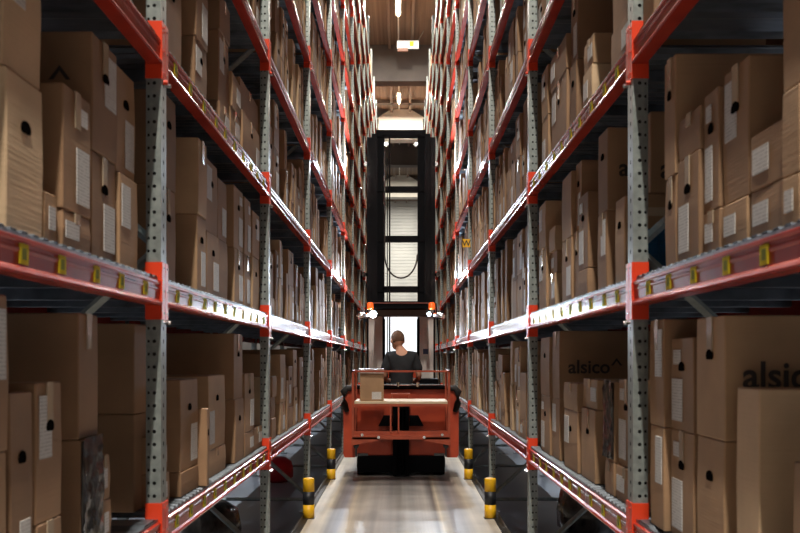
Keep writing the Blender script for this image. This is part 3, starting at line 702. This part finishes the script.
# ------------------------------------------------------------------ person
def skinmesh(name, J, E, root, m, sub=2, extra=None, voxel=None):
    keys = list(J); me = bpy.data.meshes.new(name)
    me.from_pydata([J[k][0] for k in keys], [(keys.index(a), keys.index(b)) for a, b in E], [])
    o = bpy.data.objects.new(name, me); COL.objects.link(o)
    md = o.modifiers.new('skin', 'SKIN'); sv = me.skin_vertices[0].data if me.skin_vertices else None
    if sv is None:
        bm = bmesh.new(); bm.from_mesh(me); bm.verts.layers.skin.verify(); bm.to_mesh(me); bm.free(); sv = me.skin_vertices[0].data
    for i, k in enumerate(keys):
        r = J[k][1]; sv[i].radius = r if isinstance(r, tuple) else (r, r); sv[i].use_root = (k == root)
    s = o.modifiers.new('sub', 'SUBSURF'); s.levels = sub; s.render_levels = sub
    dg = bpy.context.evaluated_depsgraph_get(); me2 = bpy.data.meshes.new_from_object(o.evaluated_get(dg)); bpy.data.objects.remove(o)
    if extra:
        bm = bmesh.new(); bm.from_mesh(me2); extra(bm); bm.to_mesh(me2); bm.free()
    if voxel:
        o = bpy.data.objects.new(name, me2); COL.objects.link(o); r = o.modifiers.new('r', 'REMESH'); r.mode = 'VOXEL'; r.voxel_size = voxel
        k = o.modifiers.new('k', 'SMOOTH'); k.iterations = 3
        dg = bpy.context.evaluated_depsgraph_get(); me2 = bpy.data.meshes.new_from_object(o.evaluated_get(dg)); bpy.data.objects.remove(o)
    me2.materials.clear(); me2.materials.append(m)
    me2.polygons.foreach_set('use_smooth', [True]*len(me2.polygons)); me2.name = name
    return me2
def ell(bm, c, r, rot=None, seg=20):
    q = bmesh.ops.create_uvsphere(bm, u_segments=seg, v_segments=seg*2//3, radius=1)
    mtx = Matrix.Translation(c) @ (rot or Matrix.Identity(4)) @ Matrix.Diagonal((*r, 1))
    bmesh.ops.transform(bm, matrix=mtx, verts=q['verts'])
PX = .010; PYY = 12.75; PZ = .161
# figure 1.78 m tall, facing +Y (away), head turned and bent slightly to the left
J = {'pel': ((0,0,.95), (.15,.11)), 'wai': ((0,.0,1.10), (.14,.10)), 'che': ((0,.02,1.28), (.165,.115)), 'upc': ((0,.015,1.40), (.13,.095)), 'nek': ((-.014,.02,1.51), .066), 'hd': ((-.040,.045,1.575), .060)}
E = [('pel','wai'),('wai','che'),('che','upc'),('upc','nek'),('nek','hd')]
for s, n in ((-1,'l'),(1,'r')):
    J['sh'+n] = ((s*.175,.015,1.425), .062); J['el'+n] = ((s*.245,-.01+.03*(s<0),1.155), .044)
    J['fo'+n] = ((s*.235,.13,1.10), .038); J['wr'+n] = ((s*.20,.245,1.075), .027); J['pa'+n] = ((s*.185,.30,1.07), (.042,.018))
    E += [('upc','sh'+n),('sh'+n,'el'+n),('el'+n,'fo'+n),('fo'+n,'wr'+n),('wr'+n,'pa'+n)]
    for i, (dx, ln) in enumerate(((-.033,.062),(-.011,.075),(.011,.07),(.033,.055))):
        a = 'f%d%s' % (i, n); J[a+'a'] = ((s*.185+dx,.335,1.066), .0095); J[a+'b'] = ((s*.185+dx*1.1,.335+ln*.55,1.055), .0088); J[a+'c'] = ((s*.185+dx*1.1,.335+ln*.8,1.030), .0078)
        E += [('pa'+n,a+'a'),(a+'a',a+'b'),(a+'b',a+'c')]
    a = 't'+n; J[a+'a'] = ((s*.185-s*.045,.30,1.066), .011); J[a+'b'] = ((s*.185-s*.062,.335,1.055), .0095); E += [('pa'+n,a+'a'),(a+'a',a+'b')]
    J['hi'+n] = ((s*.095,0,.88), .098); J['kn'+n] = ((s*.11,.02,.50), .062); J['an'+n] = ((s*.115,-.01,.10), .042); J['to'+n] = ((s*.125,.13,.04), (.042,.03))
    E += [('pel','hi'+n),('hi'+n,'kn'+n),('kn'+n,'an'+n),('an'+n,'to'+n)]
HR = Matrix.Rotation(.38, 4, 'Z') @ Matrix.Rotation(-.12, 4, 'X')
def headgeo(bm):
    c = Vector((-.058,.060,1.648)); T4 = Matrix.Translation(c) @ HR
    def e(p, r): ell(bm, T4 @ (Vector(p)*1.18), tuple(1.18*q for q in r), HR)
    e((0,0,.012), (.076,.096,.103)); e((0,.035,-.05), (.058,.062,.062)); e((0,.10,-.012), (.013,.020,.026)); e((0,.088,-.052), (.024,.012,.009))
    for s in (-1, 1): e((s*.078,-.004,-.008), (.012,.020,.032)); e((s*.03,.083,.008), (.013,.010,.009))
body_me = skinmesh('body', J, E, 'pel', M['skin'], 2, headgeo, .0095)
P = thing('person', 'person seen from behind in a black t-shirt standing in the truck cab, head turned left', 'person', (PX, PYY, PZ))
body = link('body', body_me, P)
def cap(bm):
    c = Vector((-.058,.060,1.648)); T4 = Matrix.Translation(c) @ HR
    ell(bm, T4 @ Vector((0,-.008,.022)), (.0945,.116,.122), HR, 36)
    # cut away the face, ears and neck side
    inv = T4.inverted(); dele = [v for v in bm.verts if (lambda q: q.y > .052+.25*(q.z) or q.z < -.055 - .2*q.y + .35*max(0, q.y+.0))(inv @ v.co)]
    bmesh.ops.delete(bm, geom=dele, context='VERTS')
bm = bmesh.new(); cap(bm); hme = bpy.data.meshes.new('hair'); bm.to_mesh(hme); bm.free(); hme.materials.append(M['hair']); hme.polygons.foreach_set('use_smooth', [True]*len(hme.polygons))
link('hair', hme, P)
Js = {k: J[k] for k in ('pel','wai','che','upc')}
Js['pel'] = ((0,0,.90), (.175,.135)); Js['wai'] = ((0,0,1.08), (.165,.125)); Js['che'] = ((0,.02,1.28), (.188,.135)); Js['upc'] = ((0,.015,1.44), (.145,.11)); Js['col'] = ((0,.018,1.515), .078)
Es = [('pel','wai'),('wai','che'),('che','upc'),('upc','col')]
for s, n in ((-1,'l'),(1,'r')):
    Js['s'+n] = ((s*.172,.012,1.432), .074); Js['m'+n] = ((s*.225,0,1.27), .074); Js['e'+n] = ((s*.243,-.002,1.195), .072); Es += [('upc','s'+n),('s'+n,'m'+n),('m'+n,'e'+n)]
link('shirt', skinmesh('shirt', Js, Es, 'pel', M['shirt'], 3, None, .010), P)
Jt = {'pel': ((0,0,.93), (.165,.125))}; Et = []
for s, n in ((-1,'l'),(1,'r')):
    Jt['h'+n] = ((s*.098,0,.84), .112); Jt['k'+n] = ((s*.11,.02,.50), .08); Jt['a'+n] = ((s*.115,-.005,.11), .066); Et += [('pel','h'+n),('h'+n,'k'+n),('k'+n,'a'+n)]
link('trousers', skinmesh('trousers', Jt, Et, 'pel', M['jean'], 2, None, .014), P)
for s in (-1, 1):
    bm = bmesh.new(); ell(bm, (s*.122,.06,.045), (.052,.15,.045)); bm2 = bpy.data.meshes.new('shoe')
    for v in bm.verts: v.co.z = max(v.co.z, .0)
    bm.to_mesh(bm2); bm.free(); bm2.materials.append(M['rubber']); link('shoe', bm2, P)

# ------------------------------------------------------------------ truck lamps, added rack lights, world, camera
def spot(name, loc, d, power, col, size=2.9, soft=.04):
    l = light(name, 'SPOT', loc, power, col, shadow_soft_size=soft, spot_size=size, spot_blend=.25)
    l.rotation_euler = Vector(d).to_track_quat('-Z', 'Y').to_euler(); return l
for s in (-1, 1):
    spot('work_lamp_beam', (s*.40, 12.87, 2.185), (s*.5,-1,.1), 42, (.80,.89,1))
    spot('added_rack_light', (s*.75, MY-.24, 3.0), (s*1,-.42,.15), 140, (.78,.88,1), 3.05)  # this and the next two: added lights that brighten racks beside the mast
    spot('added_rack_light', (s*.72, MY-.10, 4.85), (s*1,-.38,.5), 300, (.78,.88,1), 3.05)
    spot('added_rack_light', (s*.72, MY-.10, 2.0), (s*1,-.38,-.2), 40, (.78,.88,1), 3.05)
w = bpy.data.worlds.new('world'); SC.world = w; w.use_nodes = True
w.node_tree.nodes['Background'].inputs[0].default_value = (.5,.6,.8,1); w.node_tree.nodes['Background'].inputs[1].default_value = .05
cam = bpy.data.cameras.new('camera'); co = bpy.data.objects.new('camera', cam); COL.objects.link(co)
co.location = (0,0,CAMZ); co.rotation_euler = (PI/2,0,0)
cam.sensor_width = 36; cam.lens = 36*F/800; cam.shift_x = -(VX-400)/800; cam.shift_y = (VY-266.5)/800
cam.clip_start = .05; cam.clip_end = 200
cam.dof.use_dof = True; cam.dof.focus_distance = 12.0; cam.dof.aperture_fstop = 5.6
SC.camera = co
SC.view_settings.view_transform = 'Standard'; SC.view_settings.look = 'None'; SC.view_settings.gamma = 1; SC.view_settings.exposure = 0
SC.view_settings.use_curve_mapping = False
SC.cycles.use_denoising = True
SC.cycles.max_bounces = 8; SC.cycles.diffuse_bounces = 4; SC.cycles.sample_clamp_indirect = 6
print('cartons', len(cartons), 'near', len(near))
